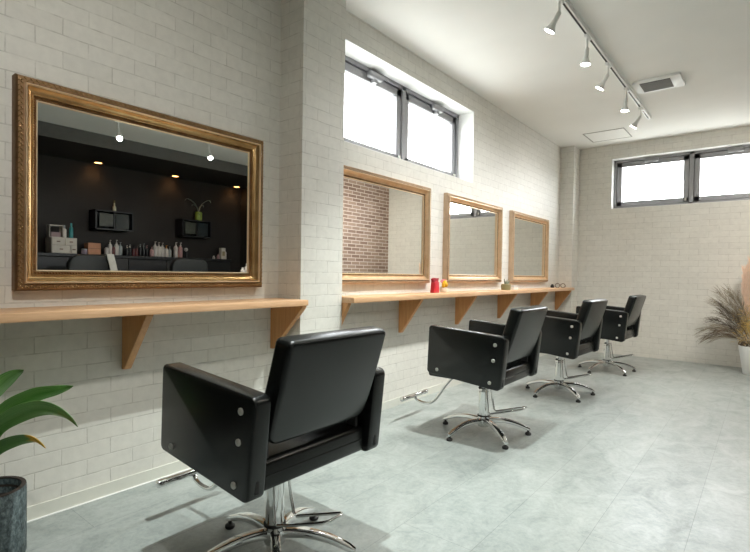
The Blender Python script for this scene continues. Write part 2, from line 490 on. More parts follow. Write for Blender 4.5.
m2 = wall_mirror(0, 2.264, 3.378, .926, 1.695, .073, 'gilt-framed mirror beside the brick pillar, with the red brick wall reflected in it', False, .05)
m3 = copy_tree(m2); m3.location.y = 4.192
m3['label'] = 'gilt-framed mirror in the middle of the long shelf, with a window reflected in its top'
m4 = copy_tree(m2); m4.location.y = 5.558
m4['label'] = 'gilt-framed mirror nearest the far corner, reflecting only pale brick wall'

# ------------------------------------------------------------------ shelves with triangular brackets
def shelf(x0, x1, y0, y1, z0, z1, brackets, label):
    root = empty('wall_shelf', (x0, (y0 + y1) / 2, z0)); oy = (y0 + y1) / 2
    tag(root, label, 'shelf', 'wooden shelves under the mirrors')
    d = x1 - x0
    MB().box(0, d, y0 - oy, y1 - oy, 0, z1 - z0).bevel(.003, 2).build('board', 'wood', root)
    for y, dd in brackets:
        b = MB().prism([(0, -.001), (dd, -.001), (dd, -.010), (.022, -.262), (0, -.262)], lambda u, v, w: (u, y - oy + w, v), -.016, .016)
        b.bevel(.0015, 1).build('bracket', 'wood_bracket', root)
    return root
shelf(XN, .194, -.6, 1.885, .815, .847, [(-.1, .265), (1.02, .222), (1.862, .27)], 'short wooden wall shelf under the largest mirror, ending at the brick pillar')
shelf(0, .212, YP1, 6.62, .815, .850, [(2.265, .160), (3.02, .200), (3.88, .200), (4.76, .200), (5.66, .200), (6.52, .200)], 'long wooden wall shelf running under the three far mirrors')

# ------------------------------------------------------------------ salon chairs (built facing -x)
def make_chair():
    root = empty('salon_chair', (0, 0, 0))
    W, T = .292, .060
    poly = rpoly([(-.234, .689), (.262, .655), (.231, .350), (-.246, .399)], [.018, .024, .028, .022], 6)
    bolts = [(.199, .609), (.189, .520), (.169, .393), (-.172, .424)]
    for s in (-1, 1):
        p = MB().prism(poly, lambda u, v, w: (u, w, v), s * W, s * (W - T)).bevel(.008, 3, 60).build('arm_panel', 'leather', root, sharp=50)
        for bx, bz in bolts:
            MB().lathe([(.0105, 0), (.0105, .004), (.0085, .0062), (.005, .0068)], n=18).xf(Matrix.Translation((bx, s * (W - .001), bz)) @ Matrix.Rotation(-s * PI / 2, 4, 'X')).build('bolt', 'bolt', p)
        MB().box(.2215, .2375, s * (W - T / 2) - .008, s * (W - T / 2) + .008, .375, .425).bevel(.003, 2).build('zip_tab', 'black_rubber', p)
    # seat cushion
    sp = rpoly([(-.276, .362), (-.270, .458), (-.05, .468), (.212, .452), (.217, .362)], [.015, .03, .2, .02, .012], 6)
    seat = MB().prism(sp, lambda u, v, w: (u, w, v), -.224, .224).bevel(.01, 3, 60).build('seat', 'leather', root, sharp=50)
    MB().tube([(.2145, -.215, .405), (.2145, .215, .405)], .0028, 6).build('piping', 'leather', seat)
    # backrest, lofted along its length
    t = math.radians(15.3); L = .334; hwid = .219; T0 = .075
    levels = [0, .002, .006, .012, .02, .03, .045, .065, .09, .13, .18, .23, .28, .307, .318, .326, .331, .3335]
    rings = []
    for s in levels:
        rb, rt = .056, .016
        w = hwid
        if s < rb: w = hwid - rb + math.sqrt(max(0, rb * rb - (rb - s) ** 2)) * .98 + .002
        e = L - s
        if e < rt: w = hwid - rt + math.sqrt(max(0, rt * rt - (rt - e) ** 2))
        q = .014
        th = T0
        if s < q: th = T0 - 2 * q + 2 * math.sqrt(max(0, q * q - (q - s) ** 2))
        if e < q: th = T0 - 2 * q + 2 * math.sqrt(max(0, q * q - (q - e) ** 2))
        off = .018 * (1 - s / L) ** 2          # lower back leans forward
        cs = rpoly([(-w, -th / 2), (w, -th / 2), (w, th / 2), (-w, th / 2)], min(.016, th * .45), 5)
        ring = []
        for y, n in cs:
            n = n * (1 + .0 * abs(y)) - T0 / 2 - off
            ring.append((.235 + s * math.sin(t) + n * math.cos(t), y, .484 + s * math.cos(t) - n * math.sin(t) * .6))
        rings.append(ring)
    back = MB().loft(rings).build('backrest', 'leather', root, sharp=60)
    for s in (-1, 1):   # steel straps carrying the back, seen in the gap
        MB().box(.16, .20, s * .20 - .006, s * .20 + .006, .42, .56).build('back_strap', 'black_rubber', root)
    # column and pump
    MB().box(-.12, .12, -.1, .1, .345, .362).build('seat_plate', 'black_rubber', root)
    col = MB().lathe([(.024, .345), (.024, .285)][::-1], n=28).lathe([(.031, .268), (.035, .272), (.034, .287), (.027, .291)], n=28)
    col.lathe([(.0375, .10), (.0375, .112), (.033, .116), (.033, .268)], n=28).build('column', 'chrome', root)
    MB().lathe([(.039, .112), (.039, .119), (.032, .121)], n=28).build('column_ring', 'black_rubber', root)
    MB().tube([(.0, .0, .30), (.0, -.05, .30), (.0, -.062, .30)], [.006, .006, .009], 10).build('lock_knob', 'black_rubber', root)
    hub = MB().lathe([(.026, .045), (.036, .05), (.040, .062), (.040, .085), (.0375, .098), (.03, .10)], n=28).build('base_hub', 'chrome', root)
    for i in range(5):
        a = math.radians(178 + 72 * i)
        rings = []
        for j in range(13):
            q = j / 12; r = .026 + q * .262
            z = .086 - .010 * q + .012 * math.sin(q * PI) - .042 * q ** 2
            w = .021 - .004 * q; h = .0155 - .004 * q
            if j == 12: w *= .8; h *= .7
            cs = rpoly([(-w, -h), (w, -h), (w * .8, h), (-w * .8, h)], .0055, 3)
            rings.append([(r, y, z + n) for y, n in cs])
        lg = MB().loft(rings).xf(Matrix.Rotation(a, 4, 'Z')).build('leg', 'chrome', root, sharp=50)
        cx, cy = .278 * math.cos(a), .278 * math.sin(a)
        MB().lathe([(.016, 0), (.0185, .004), (.0185, .012), (.011, .018), (.007, .019), (.007, .03)], (cx, cy, 0), 18).build('glide', 'black_rubber', lg)
    # foot rest
    def bez(pts, n=8):
        pts = [Vector(p) for p in pts]; out = []
        for i in range(len(pts) - 1):
            p0 = pts[max(0, i - 1)]; p1 = pts[i]; p2 = pts[i + 1]; p3 = pts[min(len(pts) - 1, i + 2)]
            for j in range(n):
                u = j / n
                out.append(.5 * ((2 * p1) + (p2 - p0) * u + (2 * p0 - 5 * p1 + 4 * p2 - p3) * u * u + (3 * p1 - p0 - 3 * p2 + p3) * u ** 3))
        out.append(pts[-1]); return out
    fr = MB().tube(bez([(-.10, 0, .352), (-.19, 0, .345), (-.27, 0, .27), (-.345, 0, .165), (-.395, 0, .124), (-.45, 0, .117), (-.50, 0, .128), (-.522, 0, .152)]), .0095, 12).build('foot_rest', 'chrome', root)
    fb = MB().cyl((-.522, -.155, .156), (-.522, .155, .156), .015, n=20)
    fb.bevel(.003, 2).build('foot_bar', 'chrome', fr)
    for s in (-1, 1):
        MB().cyl((-.522, s * .120, .156), (-.522, s * .1565, .156), .0165, n=20).bevel(.003, 2).build('bar_cap', 'chrome', fr)
    # pump lever: a wire loop sweeping out behind
    lv = [(.03, -.032, .30), (.036, -.035, .24), (.050, -.045, .155), (.062, -.042, .143), (.12, -.026, .157), (.225, .010, .186), (.240, .025, .190),
          (.240, .085, .190), (.228, .096, .188), (.12, .066, .157), (.062, .046, .143), (.050, .042, .155), (.036, .036, .24), (.03, .032, .30)]
    MB().tube(lv, .0058, 10).build('pump_lever', 'chrome', root)
    return root
chairs = [(.838, 1.122, 0.0, 'black vinyl salon chair closest to the viewer, before the largest mirror'),
          (.796, 2.835, -.012, 'black vinyl salon chair just beyond the pillar, second from the viewer'),
          (.812, 4.215, .04, 'black vinyl salon chair third from the viewer, before the middle far mirror'),
          (.860, 5.600, .033, 'black vinyl salon chair farthest from the viewer, nearest the far wall')]
proto = make_chair()
for i, (x, y, th, lab) in enumerate(chairs):
    c = proto if i == 0 else copy_tree(proto)
    c.location = (x, y, 0); c.rotation_euler = (0, 0, -th)
    tag(c, lab, 'chair', 'salon chairs in a row before the mirrors')

# ------------------------------------------------------------------ track light and spots
TX, TZ = 1.16, H
tr = empty('light_track', (TX, 3.3, TZ))
tag(tr, 'slim white ceiling track with a dark slot, running towards the far wall', 'light track')
MB().box(-.0175, .0175, -3.1, 2.56, -.034, 0).bevel(.002, 1).build('rail', 'track', tr)
MB().box(-.006, .006, -3.09, 2.52, -.0352, -.034).build('slot', 'black_slot', tr)
MB().box(-.019, .019, 2.545, 2.575, -.036, 0).bevel(.002, 1).build('end_cap', 'white_paint', tr)
def make_spot():
    root = empty('spotlight', (0, 0, 0))
    MB().box(-.016, .016, -.035, .035, -.03, 0).bevel(.004, 2).build('mount', 'track', root)
    return root
def spot(y, tilt_y, tilt_x, label, energy, x=TX, z=TZ - .034, group='spotlights on the ceiling track', swivel=.088, cone=132, soft=.028, lc=(1, .985, .94)):
    root = empty('spotlight', (x, y, z))
    tag(root, label, 'spotlight', group)
    MB().box(-.014, .014, -.04, .04, -.022, 0).bevel(.004, 2).build('mount', 'track', root)
    MB().cyl((0, 0, -.02), (0, 0, -swivel), .008, n=14).build('stem', 'track', root)
    R = Matrix.Translation((0, 0, -swivel)) @ Matrix.Rotation(tilt_y, 4, 'Y') @ Matrix.Rotation(tilt_x, 4, 'X')
    hd = MB().lathe([(.010, 0.006), (.0145, 0), (.0145, -.058), (.017, -.062), (.019, -.072), (.033, -.102), (.0345, -.108), (.0315, -.108)], n=24)
    head = hd.xf(R).build('lamp_head', 'track', root)
    MB().lathe([(.0312, -.1085), (.027, -.1115), (.012, -.113)], n=24).xf(R).build('bulb', 'bulb', head)
    L = bpy.data.lights.new('spot_beam', 'SPOT'); L.energy = energy; L.spot_size = math.radians(cone); L.spot_blend = .95
    L.shadow_soft_size = soft; L.color = lc
    lo = bpy.data.objects.new('spot_beam', L); COL.objects.link(lo); lo.parent = root
    lo.matrix_local = R @ Matrix.Translation((0, 0, -.118))
    return root
EN = 78
spot(3.00, .55, 0, 'track spotlight tilted toward the wall, nearest the viewer on the track', EN * .50)
spot(3.585, .08, 0, 'track spotlight hanging straight down, second from the viewer on the track', EN * .74)
spot(4.15, .55, 0, 'track spotlight tilted toward the wall, in the middle of the visible five', EN * .48)
spot(4.79, .08, 0, 'track spotlight hanging straight down, second from the far end of the track', EN * .78)
spot(5.42, .60, 0, 'track spotlight tilted toward the wall, at the far end of the track', EN * .42)
for y, tl in ((1.18, .06), (2.42, .18)):
    spot(y, tl, 0, ('track spotlight above the closest chair' if y < 2 else 'track spotlight above the second chair from the viewer') + ', beyond the top edge of the photo', EN * (1.75 if y < 2 else 1.7), cone=78, soft=.008, lc=(.92, .995, .96))
for y, lab in ((2.50, 'white spotlight reflected at the left in the largest mirror'), (3.65, 'white spotlight reflected at the right in the largest mirror')):
    spot(y, .3, 0, lab, 55, x=3.42, group='spotlights over the dark side of the salon', lc=(1, .92, .80))
spot(4.55, .0, .75, 'added fill spotlight brightening the far wall, beyond the right edge of the photo', 115, x=2.62, z=H, group='added fill light on the far wall', cone=125, soft=.03, lc=(1, .93, .82))  # added fill lamp out of view, only there to brighten the far wall
spot(.45, .8, 0, 'white ceiling spotlight turned to the near wall, beyond the top edge of the photo', 54, x=1.82, z=H, group='spotlights over the near wall', cone=125, soft=.03, lc=(1, .965, .89))

# ------------------------------------------------------------------ ceiling vent and access panel
v = empty('ceiling_vent', (1.39, 4.90, H))
tag(v, 'white ceiling ventilator with a grey rectangular grille beside the track', 'vent')
vp = rpoly([(-.185, -.155), (.185, -.155), (.185, .155), (-.185, .155)], [.06, .008, .008, .06], 6)
MB().prism(vp, lambda a, c, w: (a, c, w), -.022, 0).bevel(.004, 2).build('cover', 'white_paint', v)
g = MB()
for i in range(22): g.box(-.125, .105, -.108 + i * .0102, -.1035 + i * .0102, -.0265, -.022)
gb = MB().box(-.125, .105, -.115, .115, -.024, -.0215).build('grille_recess', 'black_slot', v)
g.build('grille', 'grille', v)
p = empty('access_panel', (.632, 6.37, H))
tag(p, 'flush white ceiling access panel with a thin dark edge near the far wall', 'panel')
b = MB()
for (x0, x1, y0, y1) in ((-.226, .226, -.222, -.212), (-.226, .226, .212, .222), (-.226, -.214, -.222, .222), (.216, .226, -.222, .222)):
    b.box(x0, x1, y0, y1, -.005, 0)
b.build('edge_frame', plain('aluminium_edge', (.33, .31, .27), .4, .6), p)
MB().box(-.213, .215, -.211, .211, -.003, 0).build('lid', 'ceiling', p)

# ------------------------------------------------------------------ small things on the long shelf
ZS = .850
t = empty('gift_packet', (.10, 3.355, ZS)); tag(t, 'small red gift packet standing on the long shelf beside a yellow ornament', 'packet')
red = plain('red_paper', (.55, .02, .035), .45, var=.15); redd = plain('dark_red_paper', (.34, .012, .03), .5)
MB().prism(rpoly([(-.042, 0), (.042, 0), (.038, .085), (.012, .098), (-.03, .085)], .004, 2), lambda a, c, w: (w, a, c), -.018, .018).bevel(.004, 2).build('packet', red, t)
MB().prism([(-.034, .084), (.03, .084), (.04, .118), (.012, .108), (-.012, .12), (-.042, .112)], lambda a, c, w: (w, a, c), -.012, .012).build('gathered_top', redd, t)
t = empty('flower_ornament', (.095, 3.50, ZS)); tag(t, 'small ornament with a yellow bloom and pink trim beside the red packet', 'ornament')
b = MB(); yel = plain('yellow_petal', (.85, .48, .01), .6, var=.15)
for i in range(9):
    a = i * 2 * PI / 9; b.ball((.01, .022 * math.cos(a), .062 + .024 * math.sin(a)), .016, 2, (.8, 1, 1))
b.ball((.018, 0, .062), .02, 2); b.build('bloom', yel, t)
MB().lathe([(.028, 0), (.034, .02), (.03, .04), (.02, .05)], n=20).build('base', plain('cream_base', (.75, .68, .55), .5), t)
b = MB()
for k2 in range(7):
    a = -1 + k2 * .33; b.tube([(0, .02 * math.sin(a), .08), (0, .05 * math.sin(a), .08 + .028 * math.cos(a))], [.006, .009], 8)
b.build('pink_trim', plain('pink_petal', (.78, .32, .42), .6), t)
b = MB()
for k2 in range(5): b.tube([(-.01, .03, .03), (0, .05, .02 + .02 * k2)], [.006, .003], 6)
b.build('stalks', plain('dark_stalk', (.07, .06, .025), .6), t)
t = empty('plant_ornament', (.10, 4.72, ZS)); tag(t, 'small olive-green potted ornament on the shelf below the middle far mirror', 'ornament')
MB().lathe([(.045, 0), (.05, .03), (.048, .055), (.04, .06)], n=20).build('pot', plain('olive_pot', (.23, .22, .11), .6), t)
b = MB()
for i in range(16):
    a = random.uniform(0, 2 * PI); q = random.uniform(.01, .04)
    b.tube([(q * .4 * math.cos(a), q * .4 * math.sin(a), .055), (q * math.cos(a), q * math.sin(a) + .012, random.uniform(.085, .115))], [.006, .002], 5)
b.build('leaves', plain('grey_green_leaf', (.21, .24, .17), .6), t)
t = empty('white_card_stand', (.10, 4.905, ZS)); tag(t, 'small white box lying on the shelf beside the olive ornament', 'box')
MB().box(-.03, .03, -.055, .055, 0, .038).bevel(.003, 2).build('box', plain('white_card', (.80, .80, .77), .5), t)
MB().box(-.0305, .0305, -.0555, .0555, .026, .034).build('lid_band', plain('grey_band', (.6, .6, .58), .5), t)
t = empty('eyeglasses', (.12, 6.33, ZS), .25); tag(t, 'dark round-rimmed eyeglasses lying at the far end of the long shelf', 'eyeglasses')
brn = plain('dark_tortoise', (.10, .055, .025), .35)
for s in (-1, 1):
    MB().tube([(.033 * s + .026 * math.cos(a), 0, .028 + .026 * math.sin(a)) for a in [i * 2 * PI / 24 for i in range(24)]], .004, 8, closed=True).build('rim', brn, t)
    MB().tube([(.059 * s, 0, .03), (.062 * s, .03, .028), (.060 * s, .12, .008)], .003, 6).build('temple', brn, t)
MB().tube([(-.008, 0, .035), (0, 0, .039), (.008, 0, .035)], .003, 6).build('bridge', brn, t)
t = empty('knob_jar', (.045, 6.26, ZS)); tag(t, 'tiny black round jar beside the eyeglasses at the shelf end', 'jar')
MB().lathe([(.018, 0), (.022, .006), (.022, .026), (.017, .031)], n=20).build('body', 'black_rubber', t)
MB().lathe([(.012, .031), (.014, .036), (.012, .042), (.006, .044)], n=16).build('lid', 'black_rubber', t)

# ------------------------------------------------------------------ plant in the stone pot (bottom left)
PX, PY = .112, .479
t = empty('potted_plant', (PX, PY, 0)); tag(t, 'broad-leaved green plant in a grey-green stone pot at the left edge', 'plant')
R0, HP = .105, .243
MB().lathe([(R0 * .96, 0), (R0, .01), (R0, HP - .004), (R0 - .003, HP), (R0 - .014, HP), (R0 - .017, HP - .004), (R0 - .017, HP - .06), (.0, HP - .06)], n=64, cap=False).build('pot', 'stone', t, sharp=60)
MB().lathe([(R0 - .0012, HP - .0005), (R0 - .002, HP + .0022), (R0 - .0155, HP + .0022), (R0 - .0175, HP - .03)], n=64, cap=False).build('rim', 'pot_rim', t)
MB().lathe([(R0 - .018, HP - .062), (R0 - .018, HP - .052), (.0, HP - .048)], n=40, cap=False).build('soil', 'soil', t)
MB().tube([(0, 0, HP - .055), (-.004, .002, HP + .02), (-.01, .004, HP + .12)], [.014, .012, .010], 12).build('stem', plain('leaf_stem', (.10, .16, .06), .6), t)
def leaf(pts, wmax, mat, fold=.25, roll=0., peak=.45):
    """closed leaf blade along a spine, with a keel"""
    pts = [Vector(q) for q in pts]; sp = []
    n = 8
    for i in range(len(pts) - 1):
        p0 = pts[max(0, i - 1)]; p1 = pts[i]; p2 = pts[i + 1]; p3 = pts[min(len(pts) - 1, i + 2)]
        for j in range(n):
            u = j / n
            sp.append(.5 * ((2 * p1) + (p2 - p0) * u + (2 * p0 - 5 * p1 + 4 * p2 - p3) * u * u + (3 * p1 - p0 - 3 * p2 + p3) * u ** 3))
    sp.append(pts[-1])
    k = len(sp); mb = MB(); uvl = mb.bm.loops.layers.uv.new('UVMap'); rows = []
    for i, p in enumerate(sp):
        q = i / (k - 1)
        tn = (sp[min(k - 1, i + 1)] - sp[max(0, i - 1)]).normalized()
        side = tn.cross(Vector((0, 0, 1))).normalized()
        side = Matrix.Rotation(roll, 3, tn) @ side
        up = side.cross(tn)
        w = wmax * (math.sin(PI * min(1, (q / peak) * .5)) ** .8 if q < peak else max(.012, (1 - ((q - peak) / (1 - peak)) ** 2.0)))
        w = max(w, wmax * .22 if q < .3 else .0012)
        row = []
        for sx in (-1, -.5, 0, .5, 1): row.append((p + side * w * sx + up * fold * w * abs(sx), (sx * .5 + .5, q)))
        row2 = [(c - up * .0016, uv) for c, uv in row[::-1]]
        rows.append([(mb.bm.verts.new(c), uv) for c, uv in row + row2])
    def face(vs):
        f = mb.bm.faces.new([a for a, _ in vs])
        for l, (_, uv) in zip(f.loops, vs): l[uvl].uv = uv
    m = len(rows[0])
    for i in range(k - 1):
        for j in range(m):
            face((rows[i][j], rows[i][(j + 1) % m], rows[i + 1][(j + 1) % m], rows[i + 1][j]))
    face(rows[0][::-1]); face(rows[-1])
    return mb
RX, RY = .780, .625     # direction along the picture plane at the pot
FX, FY = -.625, .780
def lp(r, f, z): return (r * RX + f * FX, r * RY + f * FY, z)
leaf([lp(0, 0, .34), lp(.04, .0, .492), lp(.142, .0, .558), lp(.227, -.005, .583), lp(.292, -.01, .603)], .030, 'leaf', .3, -1.0, .42).build('leaf', 'leaf', t, sharp=60)
leaf([lp(0, 0, .33), lp(.04, -.03, .445), lp(.125, -.05, .505), lp(.215, -.06, .533), lp(.29, -.065, .520), lp(.345, -.07, .484)], .036, 'leaf', .3, -.95, .55).build('leaf', 'leaf', t, sharp=60)
leaf([lp(0, 0, .31), lp(.04, -.04, .375), lp(.12, -.07, .422), lp(.20, -.08, .440), lp(.25, -.085, .418)], .027, 'leaf_yellow', .3, -.8, .6).build('leaf', 'leaf_yellow', t, sharp=60)
leaf([lp(0, 0, .36), lp(-.04, .03, .50), lp(-.01, .05, .57), lp(.03, .06, .615), lp(.07, .065, .640)], .034, 'leaf', .3, -.8, .5).build('leaf', 'leaf', t, sharp=60)
leaf([lp(0, 0, .33), lp(-.06, .02, .47), lp(-.16, .03, .56), lp(-.26, .03, .54)], .04, 'leaf', .3, .6, .5).build('leaf', 'leaf', t, sharp=60)
leaf([lp(0, 0, .31), lp(-.05, -.05, .42), lp(-.12, -.1, .47), lp(-.2, -.13, .44)], .04, 'leaf', .3, .6, .5).build('leaf', 'leaf', t, sharp=60)
leaf([lp(0, 0, .30), lp(.01, -.03, .345), lp(.015, -.07, .365), lp(.022, -.11, .345)], .022, 'leaf', .3, -.3, .5).build('leaf', 'leaf', t, sharp=60)

# ------------------------------------------------------------------ dried arrangement in a white pot (right edge)
DX, DY = 2.083, 6.45
t = empty('dried_flower_arrangement', (DX, DY, 0)); tag(t, 'dried feathery grasses and pampas in a white pot against the far wall', 'plant')
MB().lathe([(.085, 0), (.092, .006), (.135, .292), (.137, .298), (.125, .298), (.121, .285), (.121, .25), (0, .25)], n=48, cap=False).build('pot', 'white_paint', t, sharp=60)
brown = [plain('dry_brown', (.19, .145, .095), .8, var=.25), plain('dry_grey_brown', (.33, .285, .21), .8, var=.25), plain('dry_dark', (.11, .08, .055), .8, var=.25)]
def frond(base, tip, lift, barb, nb, mat, name='frond', spread=.5, thick=.0014):
    base, tip = Vector(base), Vector(tip); mid = (base + tip) / 2 + Vector((0, 0, lift))
    def P(q): return base * (1 - q) ** 2 + mid * 2 * q * (1 - q) + tip * q * q
    mb = MB(); mb.tube([P(i / 10) for i in range(11)], [.0032 * (1 - .06 * i) for i in range(11)], 5)
    for i in range(nb):
        q = .28 + .72 * i / nb; p = P(q); d = (P(min(1, q + .03)) - P(q - .03)).normalized()
        a = random.uniform(0, 2 * PI)
        o = d.orthogonal().normalized(); o = (o * math.cos(a) + d.cross(o) * math.sin(a))
        ln = barb * (1.1 - .5 * abs(q - .6)) * random.uniform(.7, 1.15)
        e1 = p + d * ln * .5 + o * ln * spread * .6; e2 = p + d * ln + o * ln * spread * .8 + Vector((0, 0, -.12 * ln))
        mb.tube([p, e1, e2], [thick, thick, thick * .5], 3)
    return mb.build(name, mat, t, sharp=180)
rnd = random.Random(3)
for (tx, tz, ly, lift, brb, n, mi) in [(-.43, .36, -.10, .16, .10, 90, 0), (-.47, .42, .02, .20, .10, 90, 1), (-.38, .33, .06, .14, .09, 80, 1), (-.37, .55, -.06, .14, .10, 90, 2),
                                     (-.30, .62, .05, .10, .11, 90, 0), (-.36, .48, .10, .12, .10, 90, 1), (-.31, .84, -.02, .10, .13, 110, 1), (-.23, .87, .04, .08, .12, 110, 1), (-.36, .74, .03, .14, .12, 90, 1),
                                     (-.15, .82, -.05, .06, .12, 110, 1), (-.34, .44, -.14, .12, .09, 90, 0), (-.30, .70, .0, .10, .10, 100, 2), (-.16, .62, -.08, .04, .10, 90, 0),
                                     (.25, .6, -.05, .1, .1, 80, 1), (.35, .45, .0, .14, .1, 80, 0), (.3, .8, .04, .08, .12, 80, 1)]:
    frond((rnd.uniform(-.05, .05), rnd.uniform(-.05, .05), .28), (tx, ly, tz), lift, brb, n, brown[mi])
pink = plain('pale_pink_pampas', (.90, .70, .56), .9, var=.08)
for (bx, tx, tz) in ((-.07, -.095, 1.08), (-.03, -.045, 1.17), (.04, .03, 1.10)):
    frond((bx, .03, .30), (tx, .03, tz), .0, .10, 520, pink, 'pampas_plume', .38, .0022)
moss = plain('yellow_moss', (.66, .47, .17), .9, var=.25)
mb = MB()
for i in range(420):
    c = Vector((rnd.gauss(-.055, .045), rnd.gauss(-.05, .04), rnd.gauss(.50, .085)))
    d = Vector((rnd.uniform(-1, 1), rnd.uniform(-1, 1), rnd.uniform(-.3, 1))).normalized() * rnd.uniform(.025, .055)
    mb.tube([c, c + d * .5 + Vector((rnd.uniform(-.01, .01), 0, .006)), c + d], [.0022, .0022, .001], 3)
tag(mb.build('yellow_moss', moss, t, sharp=180), kind='stuff')
for i in range(9):
    a = i * 2 * PI / 9 + .3
    mb = MB(); c = Vector((.105 * math.cos(a), .105 * math.sin(a), .315 + rnd.uniform(-.02, .03)))
    for k2 in range(26):
        q = Vector((rnd.gauss(0, 1), rnd.gauss(0, 1), rnd.gauss(0, 1))).normalized()
        mb.ball(c + q * .026, .0095, 1, (1, 1, .8))
    mb.build('seed_head', brown[i % 3] if i % 2 else plain('seed_tan', (.30, .22, .13), .8, var=.3), t)

# ------------------------------------------------------------------ what the largest mirror shows: the dark side of the salon
CZ = 1.205
c = empty('work_counter', (XA - .025, 3.9, 0)); tag(c, 'long dark counter against the dark wall, reflected in the largest mirror', 'counter')
blk = plain('black_laminate', (.012, .012, .013), .4)
MB().box(-.40, 0, -1.75, 1.2, CZ - .04, CZ).bevel(.003, 1).build('worktop', blk, c)
MB().box(-.36, 0, -1.72, 1.18, 0, CZ - .04).build('carcass', 'dark', c)
for i in range(5):
    d = MB().box(-.378, -.36, -1.71 + i * .58, -1.14 + i * .58, .08, CZ - .05).bevel(.003, 1).build('door', blk, c)
    MB().cyl((-.384, -1.2 + i * .58, .8), (-.384, -1.2 + i * .58, .92), .005, n=8).build('handle', 'bolt', d)
def wall_box(y0, y1, z0, z1, lab):
    r = empty('wall_cabinet', (XA, (y0 + y1) / 2, z0)); hw = (y1 - y0) / 2; hh = z1 - z0
    tag(r, lab, 'cabinet', 'black wall cabinets seen in the largest mirror')
    MB().box(-.22, 0, -hw, hw, 0, .02).box(-.22, 0, -hw, hw, hh - .02, hh).box(-.22, 0, -hw, -hw + .02, 0, hh).box(-.22, 0, hw - .02, hw, 0, hh).box(-.02, 0, -hw, hw, 0, hh).build('case', blk, r)
    MB().box(-.2, -.02, -.008, .008, .02, hh - .02).build('divider', blk, r)
    MB().box(-.205, -.198, -hw + .06, -.02, .05, hh - .05).build('panel', plain('grey_green_panel', (.055, .06, .045), .4, var=.2), r)
    MB().box(-.205, -.198, .02, hw - .06, .03, hh - .04).build('glass_door', plain('dark_glass', (.02, .028, .03), .15), r)
    return r
wall_box(2.96, 3.50, 1.575, 1.860, 'left black wall cabinet reflected in the largest mirror, with a slim bottle on top')
wall_box(4.29, 4.83, 1.560, 1.850, 'right black wall cabinet reflected in the largest mirror, under the green plant')
t = empty('slim_bottle', (XA - .10, 3.27, 1.860)); tag(t, 'slim pale bottle on top of the left reflected wall cabinet', 'bottle')
MB().lathe([(.024, 0), (.026, .01), (.024, .07), (.010, .09), (.009, .13)], n=16).build('body', plain('pale_glass', (.55, .55, .42), .2), t)
MB().lathe([(.011, .13), (.011, .16), (.007, .17)], n=12).build('cap', plain('olive_cap', (.12, .11, .04), .4), t)
t = empty('vase_plant', (XA - .12, 4.64, 1.850)); tag(t, 'green vase with splayed leaves on top of the right reflected wall cabinet', 'plant')
MB().lathe([(.05, 0), (.058, .02), (.06, .13), (.055, .15), (.045, .15)], n=20).build('vase', plain('green_vase', (.22, .30, .05), .4, var=.4, scale=40), t)
for (dx, dy, dz) in ((0, -.20, .27), (0, .19, .29), (0, -.10, .17), (.02, .09, .18)):
    leaf([(0, 0, .14), (dx * .4, dy * .35, .14 + dz * .5), (dx, dy, .12 + dz * .85), (dx * 1.2, dy * 1.25, .10 + dz * .8)], .02, 'leaf', .3, 0, .5).build('leaf', plain('pale_leaf', (.30, .33, .28), .4), t, sharp=60)
# drawer box with things on it
t = empty('drawer_box', (5.2, 2.535, CZ)); tag(t, 'white stacked drawer box at the left end of the reflected counter', 'drawers')
cream = plain('cream_plastic', (.62, .56, .48), .5)
MB().box(-.11, .11, -.155, .155, 0, .215).bevel(.004, 1).build('case', cream, t)
for (a, b2, z0, z1) in ((-.15, .002, .112, .205), (.008, .15, .112, .205), (-.15, .07, .01, .105), (.077, .15, .01, .105)):
    d = MB().box(-.122, -.11, a, b2, z0, z1).bevel(.003, 1).build('drawer', cream, t)
    MB().box(-.128, -.122, (a + b2) / 2 - .02, (a + b2) / 2 + .02, (z0 + z1) / 2 - .008, (z0 + z1) / 2 + .008).build('pull', plain('brown_pull', (.22, .14, .10), .5), d)
t = empty('small_rack', (5.2, 2.46, CZ + .215)); tag(t, 'white open rack standing on the reflected white drawer box', 'rack')
MB().box(-.06, .06, -.085, .08, 0, .008).box(-.06, .06, -.085, .08, .155, .165).box(-.06, .06, -.085, -.078, 0, .16).box(-.06, .06, .073, .08, 0, .16).build('case', cream, t)
MB().box(-.05, .05, -.06, .05, .008, .07).build('contents', plain('mauve', (.35, .24, .24), .6), t)
def bottle(x, y, z, h, r, body, cap, lab, pump=True, grp='bottles along the reflected counter'):
    o = empty('pump_bottle' if pump else 'bottle', (x, y, z)); tag(o, lab, 'bottle', grp)
    MB().lathe([(r * .95, 0), (r, .006), (r, h * .62), (r * .8, h * .70), (r * .35, h * .76)], n=16).build('body', body, o)
    if pump:
        MB().lathe([(r * .4, h * .76), (r * .4, h * .83), (r * .16, h * .84), (r * .16, h * .95)], n=12).box(-r * .8, r * .25, -r * .2, r * .2, h * .95, h).build('pump', cap, o)
    else:
        MB().lathe([(r * .5, h * .76), (r * .5, h * .97), (r * .4, h)], n=14).build('cap', cap, o)
    return o
wh = plain('white_bottle', (.66, .60, .55), .4); pk = plain('pink_bottle', (.50, .28, .27), .4); bk = plain('black_bottle', (.014, .014, .014), .35)
tq = plain('teal_bottle', (.05, .30, .31), .4); gy = plain('grey_bottle', (.30, .32, .32), .4); dr = plain('maroon_bottle', (.13, .03, .03), .4); og = plain('orange_bottle', (.65, .28, .05), .4)
bottle(5.2, 2.57, CZ + .215, .175, .026, wh, gy, 'white bottle between the rack and the teal bottle on the reflected drawer box', False)
bottle(5.2, 2.655, CZ + .215, .21, .025, tq, tq, 'teal bottle standing on the reflected white drawer box', False)
t = empty('storage_box', (5.2, 2.93, CZ)); tag(t, 'orange storage box beside the white drawer box on the reflected counter', 'box')
